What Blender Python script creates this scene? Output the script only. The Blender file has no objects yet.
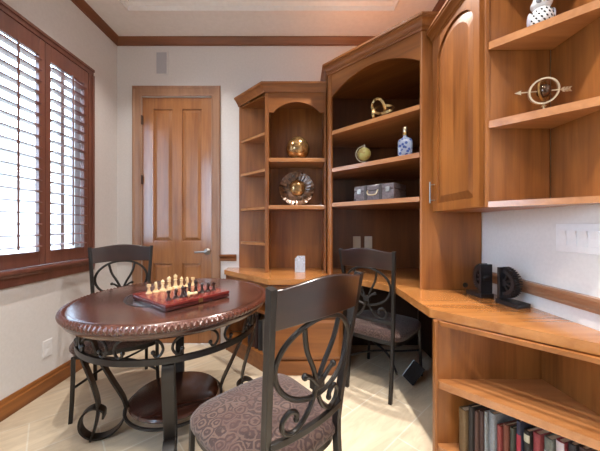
import bpy, bmesh, math, random
from math import sin, cos, pi, radians, sqrt, atan2
from mathutils import Vector, Matrix

scene = bpy.context.scene
COL = scene.collection
random.seed(7)

# ------------------------------------------------------------------ helpers
class MB:
    """collects geometry for ONE mesh object"""
    def __init__(self):
        self.v = []; self.f = []; self.s = []
    def add(self, verts, faces, smooth=False):
        n = len(self.v)
        self.v += [tuple(p) for p in verts]
        self.f += [tuple(i + n for i in f) for f in faces]
        self.s += [smooth] * len(faces)
        return self
    def box(self, x0, y0, z0, x1, y1, z1, M=None):
        p = [(x0,y0,z0),(x1,y0,z0),(x1,y1,z0),(x0,y1,z0),(x0,y0,z1),(x1,y0,z1),(x1,y1,z1),(x0,y1,z1)]
        if M is not None: p = [M @ Vector(q) for q in p]
        return self.add(p, [(0,3,2,1),(4,5,6,7),(0,1,5,4),(1,2,6,5),(2,3,7,6),(3,0,4,7)])
    def prism(self, poly, f0, f1, smooth=False):
        n = len(poly)
        v = [f0(*p) for p in poly] + [f1(*p) for p in poly]
        self.add(v, [tuple(range(n)), tuple(range(2*n-1, n-1, -1))])
        self.add(v, [(i, (i+1) % n, (i+1) % n + n, i + n) for i in range(n)], smooth)
        return self
    def plan(self, poly, z0, z1):
        return self.prism(poly, lambda x, y: (x, y, z0), lambda x, y: (x, y, z1))
    def xz(self, poly, y0, y1):
        return self.prism(poly, lambda x, z: (x, y0, z), lambda x, z: (x, y1, z))
    def yz(self, poly, x0, x1):
        return self.prism(poly, lambda y, z: (x0, y, z), lambda y, z: (x1, y, z))
    def lathe(self, prof, seg=32, c=(0,0,0), M=None):
        v = []; f = []
        n = len(prof)
        for k in range(seg):
            a = 2*pi*k/seg
            for (r, z) in prof:
                q = Vector((r*cos(a), r*sin(a), z))
                if M is not None: q = M @ q
                v.append((q[0]+c[0], q[1]+c[1], q[2]+c[2]))
        for k in range(seg):
            k2 = (k+1) % seg
            for i in range(n-1):
                f.append((k*n+i, k2*n+i, k2*n+i+1, k*n+i+1))
        return self.add(v, f, True)
    def loft(self, loops, smooth=True, cap=True, closed=False):
        n = len(loops[0]); v = [p for l in loops for p in l]; f = []
        m = len(loops)
        for k in range(m if closed else m-1):
            k2 = (k+1) % m
            for i in range(n):
                j = (i+1) % n
                f.append((k*n+i, k*n+j, k2*n+j, k2*n+i))
        self.add(v, f, smooth)
        if cap and not closed:
            self.add(loops[0], [tuple(range(n))]); self.add(loops[-1], [tuple(range(n-1, -1, -1))])
        return self
    def sweep(self, path, prof, nrm=None, closed=False, smooth=True):
        path = [Vector(p) for p in path]; m = len(path)
        loops = []; N = None
        for i in range(m):
            if closed: t = path[(i+1) % m] - path[i-1]
            elif i == 0: t = path[1] - path[0]
            elif i == m-1: t = path[-1] - path[-2]
            else: t = path[i+1] - path[i-1]
            t.normalize()
            if nrm is not None:
                a = Vector(nrm(path[i])) if callable(nrm) else Vector(nrm)
                a = (a - t*a.dot(t)).normalized()
            else:
                if N is None:
                    N = Vector((0,0,1)) if abs(t.z) < .9 else Vector((1,0,0))
                a = (N - t*N.dot(t)).normalized(); N = a
            b = t.cross(a)
            loops.append([path[i] + a*p[0] + b*p[1] for p in prof])
        return self.loft(loops, smooth, True, closed)
    def tube(self, path, r, seg=8, closed=False):
        return self.sweep(path, [(r*cos(2*pi*k/seg), r*sin(2*pi*k/seg)) for k in range(seg)], None, closed)
    def sphere(self, c, r, seg=20, rings=12, M=None, sc=(1,1,1)):
        loops = []
        for i in range(rings+1):
            th = pi*i/rings
            rr = max(sin(th), 1e-4)
            lp = []
            for k in range(seg):
                q = Vector((sc[0]*r*rr*cos(2*pi*k/seg), sc[1]*r*rr*sin(2*pi*k/seg), -sc[2]*r*cos(th)))
                if M is not None: q = M @ q
                lp.append(q + Vector(c))
            loops.append(lp)
        return self.loft(loops, True, True)
    def molding(self, path, prof, side=1, closed=False):
        """prof: list of (offset, z); path in plan; side=1 offsets to the right of travel"""
        P = [Vector(p) for p in path]; m = len(P); loops = []
        for i in range(m):
            dirs = []
            if i > 0 or closed: dirs.append((P[i] - P[i-1]).normalized())
            if i < m-1 or closed: dirs.append((P[(i+1) % m] - P[i]).normalized())
            ns = [Vector((d.y, -d.x))*side for d in dirs]
            n = sum(ns, Vector((0,0)))
            n.normalize(); k = 1.0/max(.3, n.dot(ns[0]))
            loops.append([(P[i].x + n.x*o*k, P[i].y + n.y*o*k, z) for (o, z) in prof])
        return self.loft(loops, False, True, closed)
    def move(self, d):
        self.v = [(p[0]+d[0], p[1]+d[1], p[2]+d[2]) for p in self.v]; return self
    def xf(self, M):
        self.v = [tuple(M @ Vector(p)) for p in self.v]; return self
    def mesh(self, name, mat):
        me = bpy.data.meshes.new(name)
        me.from_pydata(self.v, [], self.f)
        me.polygons.foreach_set('use_smooth', self.s)
        bm = bmesh.new(); bm.from_mesh(me)
        bmesh.ops.recalc_face_normals(bm, faces=bm.faces)
        bm.to_mesh(me); bm.free()
        if any(self.s): me.set_sharp_from_angle(angle=radians(38))
        if mat: me.materials.append(mat)
        return me

def link(name, mb, mat, parent=None, bevel=0, world=False, seg=2):
    if parent is not None and world:
        l = parent.location; mb.move((-l.x, -l.y, -l.z))
    o = bpy.data.objects.new(name, mb.mesh(name, mat)); COL.objects.link(o)
    if parent is not None: o.parent = parent
    if bevel:
        b = o.modifiers.new('bevel', 'BEVEL'); b.width = bevel; b.segments = seg; b.limit_method = 'ANGLE'; b.angle_limit = radians(40)
    return o
def thing(name, label, cat, loc=(0,0,0), rotz=0, group=None):
    o = bpy.data.objects.new(name, None); COL.objects.link(o)
    o.empty_display_size = .05
    o.location = loc; o.rotation_euler = (0,0,rotz); o['label'] = label; o['category'] = cat
    if group: o['group'] = group
    return o
def solo(name, mb, mat, label, cat, loc=(0,0,0), rotz=0, group=None, bevel=0):
    o = link(name, mb, mat, None, bevel)
    o.location = loc; o.rotation_euler = (0,0,rotz); o['label'] = label; o['category'] = cat
    if group: o['group'] = group
    return o
def struct(name, mb, mat, parent=None, bevel=0):
    o = link(name, mb, mat, parent, bevel); o['kind'] = 'structure'; return o
def dup(root, loc, rotz, label, group=None):
    r = root.copy(); COL.objects.link(r); r.location = loc; r.rotation_euler = (0,0,rotz); r['label'] = label
    if group: r['group'] = group
    for ch in list(root.children):
        c = ch.copy(); COL.objects.link(c); c.parent = r
        for g in list(ch.children):
            d = g.copy(); COL.objects.link(d); d.parent = c
    return r
def bez(pts, n=10):
    """Catmull-Rom through points (any dimension)"""
    P = [Vector(p) for p in pts]; P = [P[0]*2-P[1]] + P + [P[-1]*2-P[-2]]
    out = []
    for i in range(1, len(P)-2):
        for k in range(n):
            t = k/n
            out.append(.5*((2*P[i]) + (P[i+1]-P[i-1])*t + (2*P[i-1]-5*P[i]+4*P[i+1]-P[i+2])*t*t + (3*P[i]-P[i-1]-3*P[i+1]+P[i+2])*t**3))
    out.append(P[-2]); return out

# ------------------------------------------------------------------ materials
def newmat(name):
    m = bpy.data.materials.new(name); m.use_nodes = True
    nt = m.node_tree; b = nt.nodes['Principled BSDF']
    return m, nt, b
def L(nt, a, b): nt.links.new(a, b)
def plain(name, col, rough=.5, metal=0, coat=0, noise=0, nscale=40, bump=0, spec=.5):
    m, nt, b = newmat(name)
    b.inputs['Base Color'].default_value = (*col, 1); b.inputs['Roughness'].default_value = rough
    b.inputs['Metallic'].default_value = metal; b.inputs['Coat Weight'].default_value = coat
    b.inputs['Specular IOR Level'].default_value = spec
    tc = nt.nodes.new('ShaderNodeTexCoord')
    n = nt.nodes.new('ShaderNodeTexNoise'); n.inputs['Scale'].default_value = nscale; n.inputs['Detail'].default_value = 4
    L(nt, tc.outputs['Object'], n.inputs['Vector'])
    r = nt.nodes.new('ShaderNodeValToRGB')
    k = max(noise, .03)
    r.color_ramp.elements[0].color = (*[c*(1-k) for c in col], 1); r.color_ramp.elements[1].color = (*[min(1, c*(1+k)) for c in col], 1)
    r.color_ramp.elements[0].position = .3; r.color_ramp.elements[1].position = .7
    L(nt, n.outputs['Fac'], r.inputs['Fac']); L(nt, r.outputs['Color'], b.inputs['Base Color'])
    if bump:
        bp = nt.nodes.new('ShaderNodeBump'); bp.inputs['Strength'].default_value = bump; bp.inputs['Distance'].default_value = .002
        L(nt, n.outputs['Fac'], bp.inputs['Height']); L(nt, bp.outputs['Normal'], b.inputs['Normal'])
    return m
def wood(name, dark, light, axis='Z', rough=.38, coat=.12, fine=1.0, contrast=1.0):
    m, nt, b = newmat(name)
    tc = nt.nodes.new('ShaderNodeTexCoord')
    mp = nt.nodes.new('ShaderNodeMapping')
    s = [22*fine, 22*fine, 22*fine]; s['XYZ'.index(axis)] = 1.3*fine
    mp.inputs['Scale'].default_value = s
    L(nt, tc.outputs['Object'], mp.inputs['Vector'])
    n = nt.nodes.new('ShaderNodeTexNoise'); n.inputs['Scale'].default_value = 1.0; n.inputs['Detail'].default_value = 6; n.inputs['Roughness'].default_value = .62; n.inputs['Distortion'].default_value = .5
    L(nt, mp.outputs['Vector'], n.inputs['Vector'])
    mp2 = nt.nodes.new('ShaderNodeMapping'); s2 = [5, 5, 5]; s2['XYZ'.index(axis)] = .9; mp2.inputs['Scale'].default_value = s2
    L(nt, tc.outputs['Object'], mp2.inputs['Vector'])
    n2 = nt.nodes.new('ShaderNodeTexNoise'); n2.inputs['Scale'].default_value = 1.0; n2.inputs['Detail'].default_value = 3; n2.inputs['Distortion'].default_value = 1.2
    L(nt, mp2.outputs['Vector'], n2.inputs['Vector'])
    mx = nt.nodes.new('ShaderNodeMath'); mx.operation = 'MULTIPLY_ADD'; mx.inputs[1].default_value = .55
    ml = nt.nodes.new('ShaderNodeMath'); ml.operation = 'MULTIPLY'; ml.inputs[1].default_value = .45
    L(nt, n2.outputs['Fac'], ml.inputs[0]); L(nt, n.outputs['Fac'], mx.inputs[0]); L(nt, ml.outputs[0], mx.inputs[2])
    r = nt.nodes.new('ShaderNodeValToRGB'); e = r.color_ramp.elements
    e[0].position = .5 - .18/contrast; e[1].position = .5 + .16/contrast
    e[0].color = (*dark, 1); e[1].color = (*light, 1)
    L(nt, mx.outputs[0], r.inputs['Fac']); L(nt, r.outputs['Color'], b.inputs['Base Color'])
    b.inputs['Roughness'].default_value = rough; b.inputs['Coat Weight'].default_value = coat; b.inputs['Coat Roughness'].default_value = .18
    return m

OD, OL = (.128,.036,.0055), (.35,.127,.029)
WZ = wood('maple_vertical', OD, OL, 'Z')
WX = wood('maple_across', OD, OL, 'X')
WY = wood('maple_deep', OD, OL, 'Y')
CTOP = wood('counter_maple', (.30,.105,.024), (.52,.225,.07), 'X', .2, .6)
CTOPE = wood('shelf_maple', (.27,.098,.027), (.50,.22,.08), 'X', .3, .7)
CRN = wood('crown_stain', (.13,.045,.018), (.27,.10,.04), 'X', .4, .2)
CRNY = wood('crown_stain_deep', (.115,.036,.013), (.25,.088,.032), 'Y', .4, .2)
CASW = wood('casing_maple', (.23,.115,.065), (.42,.235,.14), 'Z', .35, .3)
RAILW = wood('rail_maple_sheen', (.23,.115,.065), (.42,.235,.14), 'Y', .35, .3)  # paler than the other rails: glossy reflection put into the colour
SHUT = wood('shutter_cherry', (.115,.040,.030), (.205,.078,.055), 'Z', .35, .5)
LOUV = wood('louver_cherry', (.16,.07,.055), (.26,.12,.095), 'Y', .35, .25)
DOORW = wood('door_oak', (.20,.070,.020), (.44,.185,.062), 'Z', .3, 1.0, 1.2, 1.1)
TABW = wood('mahogany', (.014,.005,.004), (.095,.032,.020), 'X', .22, .5, .9, 1.25)
TABR = wood('mahogany_edge', (.05,.014,.008), (.12,.034,.02), 'X', .16, .8)
CHW = wood('walnut_rail', (.009,.004,.003), (.034,.011,.008), 'X', .28, .4)
IRON = plain('bronze_iron', (.0075,.0055,.0048), .40, .1, .08, .25, 30)
BLACK = plain('black_paint', (.014,.014,.017), .36, .1, .1, .2, 60)
NICKEL = plain('satin_nickel', (.36,.34,.32), .3, 1)
BRASS = plain('antique_brass', (.42,.27,.11), .28, 1, 0, .15)
GOLD = plain('gold_metal', (.58,.42,.20), .24, 1, 0, .1)
PALEB = plain('champagne_metal', (.62,.54,.40), .3, .9)
WALL = plain('wall_paint', (.69,.67,.665), .85, 0, 0, .02, 60, .05)
CEIL = plain('ceiling_paint', (.80,.785,.775), .9, 0, 0, .02, 30)
WHITE = plain('white_plastic', (.78,.78,.80), .4)
ALMOND = plain('almond_plastic', (.55,.47,.36), .4)
GRILLE = plain('speaker_cloth', (.44,.44,.48), .8, 0, 0, .1, 400)
CREAM = plain('cream_boxwood', (.72,.55,.30), .35, 0, .3, .08, 60)
EBONY = plain('ebony_stain', (.022,.009,.008), .3, 0, .3, .2, 60)
PAPER = plain('book_paper', (.55,.46,.33), .9, 0, 0, .15, 200)
CERAM = plain('ceramic_white', (.72,.73,.76), .25, 0, .4)
STUCCO = plain('stucco', (.75,.70,.62), .95, 0, 0, .1, 8)
TILE = plain('roof_tile', (.50,.36,.28), .9, 0, 0, .3, 6)
GRASS = plain('patio_concrete', (.20,.20,.17), 1, 0, 0, .15, 3)

def floor_mat():
    m, nt, b = newmat('travertine_tile')
    tc = nt.nodes.new('ShaderNodeTexCoord'); mp = nt.nodes.new('ShaderNodeMapping')
    mp.inputs['Rotation'].default_value = (0,0,radians(-42)); mp.inputs['Location'].default_value = (.09,.13,0)
    L(nt, tc.outputs['Object'], mp.inputs['Vector'])
    br = nt.nodes.new('ShaderNodeTexBrick')
    br.inputs['Scale'].default_value = 1; br.inputs['Brick Width'].default_value = .61; br.inputs['Row Height'].default_value = .305
    br.inputs['Mortar Size'].default_value = .004; br.inputs['Mortar Smooth'].default_value = .2
    br.inputs['Color1'].default_value = (.68,.575,.43,1); br.inputs['Color2'].default_value = (.60,.50,.37,1); br.inputs['Mortar'].default_value = (.72,.66,.56,1)
    L(nt, mp.outputs['Vector'], br.inputs['Vector'])
    mp2 = nt.nodes.new('ShaderNodeMapping'); mp2.inputs['Scale'].default_value = (2.2,9,1); L(nt, mp.outputs['Vector'], mp2.inputs['Vector'])
    n = nt.nodes.new('ShaderNodeTexNoise'); n.inputs['Scale'].default_value = 1.6; n.inputs['Detail'].default_value = 7; n.inputs['Roughness'].default_value = .65; n.inputs['Distortion'].default_value = .8
    L(nt, mp2.outputs['Vector'], n.inputs['Vector'])
    r = nt.nodes.new('ShaderNodeValToRGB'); r.color_ramp.elements[0].position = .3; r.color_ramp.elements[1].position = .7
    r.color_ramp.elements[0].color = (.80,.77,.74,1); r.color_ramp.elements[1].color = (1.1,1.1,1.1,1)
    L(nt, n.outputs['Fac'], r.inputs['Fac'])
    mx = nt.nodes.new('ShaderNodeMix'); mx.data_type = 'RGBA'; mx.blend_type = 'MULTIPLY'; mx.inputs['Factor'].default_value = 1
    L(nt, br.outputs['Color'], mx.inputs['A']); L(nt, r.outputs['Color'], mx.inputs['B'])
    L(nt, mx.outputs['Result'], b.inputs['Base Color'])
    b.inputs['Roughness'].default_value = .42; b.inputs['Specular IOR Level'].default_value = .4
    return m
FLOOR = floor_mat()

def fabric(name, c1, c2, c3, scale=1.0):
    m, nt, b = newmat(name)
    tc = nt.nodes.new('ShaderNodeTexCoord'); mp = nt.nodes.new('ShaderNodeMapping')
    mp.inputs['Scale'].default_value = (scale,)*3; L(nt, tc.outputs['Object'], mp.inputs['Vector'])
    vo = nt.nodes.new('ShaderNodeTexVoronoi'); vo.inputs['Scale'].default_value = 13; vo.inputs['Randomness'].default_value = .45
    L(nt, mp.outputs['Vector'], vo.inputs['Vector'])
    n = nt.nodes.new('ShaderNodeTexNoise'); n.inputs['Scale'].default_value = 22; n.inputs['Detail'].default_value = 3
    L(nt, mp.outputs['Vector'], n.inputs['Vector'])
    ad = nt.nodes.new('ShaderNodeMath'); ad.operation = 'MULTIPLY_ADD'; ad.inputs[1].default_value = .5
    L(nt, n.outputs['Fac'], ad.inputs[0]); L(nt, vo.outputs['Distance'], ad.inputs[2])
    mu = nt.nodes.new('ShaderNodeMath'); mu.operation = 'MULTIPLY'; mu.inputs[1].default_value = 24
    L(nt, ad.outputs[0], mu.inputs[0])
    sn = nt.nodes.new('ShaderNodeMath'); sn.operation = 'SINE'; L(nt, mu.outputs[0], sn.inputs[0])
    r = nt.nodes.new('ShaderNodeValToRGB'); e = r.color_ramp.elements
    e[0].position = .25; e[0].color = (*c1, 1); e[1].position = .8; e[1].color = (*c2, 1)
    mr = nt.nodes.new('ShaderNodeMapRange'); mr.inputs['From Min'].default_value = -1; mr.inputs['From Max'].default_value = 1
    L(nt, sn.outputs[0], mr.inputs['Value']); L(nt, mr.outputs['Result'], r.inputs['Fac'])
    mx = nt.nodes.new('ShaderNodeMix'); mx.data_type = 'RGBA'; mx.inputs['B'].default_value = (*c3, 1)
    n3 = nt.nodes.new('ShaderNodeTexNoise'); n3.inputs['Scale'].default_value = 9; L(nt, mp.outputs['Vector'], n3.inputs['Vector'])
    r3 = nt.nodes.new('ShaderNodeMapRange'); r3.inputs['From Min'].default_value = .42; r3.inputs['From Max'].default_value = .6; r3.inputs['To Max'].default_value = .6
    L(nt, n3.outputs['Fac'], r3.inputs['Value']); L(nt, r3.outputs['Result'], mx.inputs['Factor'])
    L(nt, r.outputs['Color'], mx.inputs['A']); L(nt, mx.outputs['Result'], b.inputs['Base Color'])
    b.inputs['Roughness'].default_value = .9; b.inputs['Sheen Weight'].default_value = .2
    bp = nt.nodes.new('ShaderNodeBump'); bp.inputs['Strength'].default_value = .25; bp.inputs['Distance'].default_value = .002
    L(nt, sn.outputs[0], bp.inputs['Height']); L(nt, bp.outputs['Normal'], b.inputs['Normal'])
    return m
SEATF = fabric('damask_brown', (.030,.012,.009), (.098,.056,.042), (.056,.023,.018), 1.6)

def glassy(name, col, rough=.05, trans=1.0, ior=1.5):
    m, nt, b = newmat(name)
    b.inputs['Base Color'].default_value = (*col, 1); b.inputs['Roughness'].default_value = rough
    b.inputs['Transmission Weight'].default_value = trans; b.inputs['IOR'].default_value = ior
    return m
PANE = bpy.data.materials.new('window_glass'); PANE.use_nodes = True
nt = PANE.node_tree; nt.nodes.clear()
_o = nt.nodes.new('ShaderNodeOutputMaterial'); _t = nt.nodes.new('ShaderNodeBsdfTransparent'); _g = nt.nodes.new('ShaderNodeBsdfGlossy'); _mx = nt.nodes.new('ShaderNodeMixShader')
_g.inputs['Roughness'].default_value = .02; _mx.inputs[0].default_value = .06
L(nt, _t.outputs[0], _mx.inputs[1]); L(nt, _g.outputs[0], _mx.inputs[2]); L(nt, _mx.outputs[0], _o.inputs[0])
def emit(name, col, st):
    m, nt, b = newmat(name)
    b.inputs['Base Color'].default_value = (*col, 1); b.inputs['Emission Color'].default_value = (*col, 1); b.inputs['Emission Strength'].default_value = st
    return m

# ------------------------------------------------------------------ camera
CH = 1.177
cam = bpy.data.cameras.new('camera'); co = bpy.data.objects.new('camera', cam); COL.objects.link(co)
co.location = (0, 0, CH); co.rotation_euler = (radians(90), 0, 0)
cam.sensor_width = 36; cam.sensor_fit = 'HORIZONTAL'; cam.lens = 278*36/600; cam.clip_start = .05
scene.camera = co

# ------------------------------------------------------------------ room
XL, XR, YB, YF, ZC = -1.81, 1.18, 2.752, -2.2, 3.02
T = .12
struct('floor', MB().box(XL-T, YF-T, -.1, XR+T, YB+T, 0), FLOOR)
tx0, tx1, ty0, ty1, tz = -1.487, .82, -1.85, 2.389, 3.13
c = MB()
c.box(XL-T, YF-T, ZC, tx0, YB+T, tz+.1); c.box(tx1, YF-T, ZC, XR+T, YB+T, tz+.1)
c.box(tx0, YF-T, ZC, tx1, ty0, tz+.1); c.box(tx0, ty1, ZC, tx1, YB+T, tz+.1); c.box(tx0, ty0, tz, tx1, ty1, tz+.1)
struct('ceiling', c, CEIL)
struct('trim_5', MB().molding([(tx0,ty0),(tx1,ty0),(tx1,ty1),(tx0,ty1)], [(-.0,ZC-.0),(-.018,ZC-.012),(-.018,ZC+.03),(-.045,ZC+.045),(-.045,ZC+.06),(0,ZC+.06)], side=1, closed=True), CEIL)

wy0, wy1, wz0, wz1 = 1.52, 2.365, .90, 2.475      # window opening
vy0, vy1 = -1.15, .35                             # unseen second window behind the camera, added for cool daylight fill
w = MB()
def wall_x(mb, x0, x1, ya, yb, holes):
    y = ya
    for (h0, h1, z0, z1) in holes:
        mb.box(x0, y, 0, x1, h0, ZC); mb.box(x0, h0, 0, x1, h1, z0); mb.box(x0, h0, z1, x1, h1, ZC); y = h1
    mb.box(x0, y, 0, x1, yb, ZC)
wall_x(w, XL-T, XL, YF-T, YB+T, [(vy0,vy1,wz0,wz1),(wy0,wy1,wz0,wz1)])
struct('wall_left', w, WALL)
dx0, dx1, dz1 = -1.565, -.876, 2.452
w = MB(); w.box(XL, YB, 0, dx0, YB+T, ZC); w.box(dx0, YB, dz1, dx1, YB+T, ZC); w.box(dx1, YB, 0, XR, YB+T, ZC)
struct('wall_back', w, WALL)
struct('wall_right', MB().box(XR, YF-T, 0, XR+T, YB+T, ZC), WALL)
struct('wall_front', MB().box(XL, YF-T, 0, XR, YF, ZC), WALL)

# room crown moulding, one run per wall
cp = [(0,ZC-.066),(.007,ZC-.066),(.010,ZC-.054),(.018,ZC-.046),(.036,ZC-.022),(.042,ZC-.014),(.046,ZC-.010),(.046,ZC),(0,ZC)]
def run(path, prof, side=1): return MB().molding(path, prof, side)
struct('trim_1', run([(XL,YB),(XR,YB)], cp), CRN)
struct('trim_2', run([(XL,YF),(XL,YB)], cp), CRNY)
struct('trim_3', run([(XR,YB),(XR,YF)], cp), CRNY)
bp = [(0,0),(.018,0),(.018,.085),(.013,.092),(.013,.108),(.007,.12),(0,.12)]
struct('baseboard_left', run([(XL,YF),(XL,YB)], bp), WY)
struct('baseboard_back', MB().molding([(XL,YB),(-1.655,YB)], bp), WX)
rp = [(0,.828),(.010,.828),(.014,.840),(.010,.848),(.016,.862),(.026,.874),(.030,.880),(.030,.892),(0,.892)]
struct('trim_4', run([(-.795,YB),(-.63,YB)], rp), WX)
struct('trim_6', run([(XR,1.788),(XR,YF)], rp), RAILW)
struct('trim_7', run([(XL,YB),(-1.655,YB)], rp), WX)

# ------------------------------------------------------------------ window with shutters
struct('window_1', MB()
    .box(XL-.0, wy0-.075, wz0, XL+.016, wy0, wz1+.0).box(XL, wy1, wz0, XL+.016, wy1+.055, wz1)
    .box(XL, wy0-.075, wz1, XL+.016, wy1+.055, wz1+.052)
    .box(XL+.016, wy1+.030, wz0, XL+.026, wy1+.055, wz1).box(XL+.016, wy0-.075, wz1+.030, XL+.026, wy1+.055, wz1+.052), SHUT, None, .003)
win = bpy.data.objects['window_1']
struct('window_sill', MB().box(XL-.0, wy0-.10, wz0-.026, XL+.058, wy1+.075, wz0), SHUT, win, .006)
struct('window_apron', MB().molding([(XL,wy0-.09),(XL,wy1+.065)], [(0,wz0-.108),(.012,wz0-.108),(.016,wz0-.085),(.022,wz0-.05),(.030,wz0-.034),(.030,wz0-.026),(0,wz0-.026)]), SHUT, win)
ALU = plain('window_white_frame', (.70,.70,.70), .5)
struct('window_frame', MB().box(XL-.11, wy0, wz0, XL-.07, wy0+.045, wz1).box(XL-.11, wy1-.045, wz0, XL-.07, wy1, wz1)
    .box(XL-.11, wy0, wz0, XL-.07, wy1, wz0+.045).box(XL-.11, wy0, wz1-.045, XL-.07, wy1, wz1).box(XL-.105, 2.19, wz0, XL-.075, 2.225, wz1), ALU, win)
struct('window_pane', MB().box(XL-.092, wy0+.045, wz0+.045, XL-.088, wy1-.045, wz1-.045), PANE, win)
struct('fill_window', MB().box(XL, vy0-.06, wz0, XL+.016, vy0, wz1).box(XL, vy1, wz0, XL+.016, vy1+.06, wz1)
    .box(XL, vy0-.06, wz1, XL+.016, vy1+.06, wz1+.06).box(XL, vy0-.09, wz0-.03, XL+.05, vy1+.09, wz0), SHUT)  # bare opening added out of view to brighten the room
struct('window_pane', MB().box(XL-.092, vy0, wz0, XL-.088, vy1, wz1), PANE, bpy.data.objects['fill_window'])

def shutter(name, label, y0, y1):
    t = thing(name, label, 'shutter', (XL-.0, (y0+y1)/2, wz0), 0, 'plantation shutters in the window')
    z0, z1 = wz0+.004, wz1-.004
    xa, xb = XL-.018, XL+.012
    st = .043
    link('shutter_frame', MB().box(xa, y0, z0, xb, y0+st, z1).box(xa, y1-st, z0, xb, y1, z1)
         .box(xa, y0+st, z0, xb, y1-st, z0+.095).box(xa, y0+st, z1-.115, xb, y1-st, z1), SHUT, t, .003, True)
    n = 18; za, zb = z0+.095, z1-.115; sp = (zb-za)/n
    for k in range(n):
        zc = za + sp*(k+.5)
        M = Matrix.Rotation(radians(3), 4, 'Y')
        prof = [(-.042,0),(-.030,.0045),(-.012,.0056),(.012,.0056),(.030,.0045),(.042,0),(.030,-.0045),(.012,-.0056),(-.012,-.0056),(-.030,-.0045)]
        pts = [M @ Vector((a, 0, b)) for a, b in prof]
        m = MB().loft([[(XL-.003+p.x, y0+st+.003, zc+p.z) for p in pts], [(XL-.003+p.x, y1-st-.003, zc+p.z) for p in pts]], False)
        link('louver', m, LOUV, t, 0, True)
    yc = (y0+y1)/2
    link('tilt_rod', MB().box(XL+.040, yc-.005, za+.02, XL+.050, yc+.005, zb-.01), SHUT, t, .002, True)
    return t
ym = (wy0+wy1)/2 + .02
shutter('plantation_shutter', 'cherry louvered shutter panel of the window, nearer the door', ym+.002, wy1-.004)
shutter('plantation_shutter', 'cherry louvered shutter panel of the window, cut off by the left edge of the picture', wy0+.004, ym-.002)

# outside: lawn and the house next door
solo('patio', MB().box(-30, -20, -.25, XL-T-.05, 25, -.15), GRASS, 'grey patio outside the window', 'patio')['kind'] = 'structure'
nh = thing('neighbor_house', 'pale stucco house with scalloped clay tile roof outside the window', 'house', (-6.2, 6, -.15))
link('wall', MB().box(-10.0, -2, -.15, -6.2, 16, 2.35), STUCCO, nh, 0, True)
rt = MB(); loops = []
ny = 220
edge = []
for k in range(ny+1):
    y = -2.4 + 18.8*k/ny
    edge.append((y, .045*abs(sin(pi*(y+2.4)/.26))))
rt.loft([[(-5.7, y, 2.30+h) for y, h in edge] + [(-5.7, y, 2.27+h) for y, h in reversed(edge)],
         [(-9.0, y, 3.55+h) for y, h in edge] + [(-9.0, y, 3.52+h) for y, h in reversed(edge)]], False)
link('roof', rt, TILE, nh, 0, True)
link('fascia', MB().box(-5.82, -2.4, 2.10, -5.78, 16.4, 2.285), STUCCO, nh, 0, True)

# ------------------------------------------------------------------ door
px = [(-1.458,-1.268),(-1.172,-.980)]
sd = MB()
ys0, ys1 = YB+.012, YB+.045
sd.box(dx0+.004, ys0+.014, .006, dx1-.004, ys1, dz1-.004)
for (x0, x1) in [(dx0+.004, px[0][0]), (px[0][1], px[1][0]), (px[1][1], dx1-.004)]:
    sd.box(x0, ys0, .006, x1, ys0+.014, dz1-.004)
zr = [(.006,.20),(.80,1.02),(2.335,dz1-.004)]
for (x0, x1) in px:
    for (z0, z1) in zr: sd.box(x0, ys0, z0, x1, ys0+.014, z1)
    for (z0, z1) in [(.20,.80),(1.02,2.335)]:
        a = .008; b = .038
        o = [(x0+a,z0+a),(x1-a,z0+a),(x1-a,z1-a),(x0+a,z1-a)]; i = [(x0+b,z0+b),(x1-b,z0+b),(x1-b,z1-b),(x0+b,z1-b)]
        sd.loft([[(x, ys0+.0135, z) for x, z in o], [(x, ys0+.002, z) for x, z in i]], False)
door = struct('door_1', sd, DOORW, None, .0015)
cs = [(0.0,0),( .0,.010),(.010,.012),(.018,.008),(.060,.014),(.072,.022),(.082,.022),(.088,.014),(.088,0)]
# casing as a three sided moulding (offset in the wall plane, height out of the wall)
def casing(x0, x1, zt):
    mb = MB(); loops = []
    for (x, z, sx, sz) in [(x0,0,-1,0),(x0,zt,-1,1),(x1,zt,1,1),(x1,0,1,0)]:
        loops.append([(x+sx*o, YB-h, z+sz*o*1.12) for o, h in cs])
    mb.loft(loops, False); return mb
struct('door_casing', casing(dx0-.002, dx1+.002, dz1+.004), CASW, door)
struct('door_jamb', MB().box(dx0-.0, YB+.0, 0, dx0+.003, YB+.05, dz1).box(dx1-.003, YB, 0, dx1, YB+.05, dz1), CASW, door)
hd = MB()
hc = (-.922, ys0, .918)
hd.lathe([(0,0),(.031,0),(.033,.004),(.028,.010),(.012,.014),(.011,.045),(0,.047)], 24, hc, Matrix.Rotation(radians(90), 4, 'X'))
hd.sweep([(-.922,ys0-.042,.918),(-.95,ys0-.045,.919),(-1.0,ys0-.043,.915),(-1.035,ys0-.036,.913)], [(.009*cos(2*pi*k/8),.006*sin(2*pi*k/8)) for k in range(8)], (0,0,1))
struct('door_handle', hd, NICKEL, door)
for zc in (.25, 1.63, 2.22):
    struct('door_hinge', MB().lathe([(0,-.045),(.006,-.045),(.006,.045),(0,.045)], 10, (dx0+.0, YB-.008, zc)).box(dx0-.012, YB-.004, zc-.045, dx0+.012, YB+.004, zc+.045), plain('hinge_bronze', (.12,.07,.05), .4, .8), door)

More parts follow.
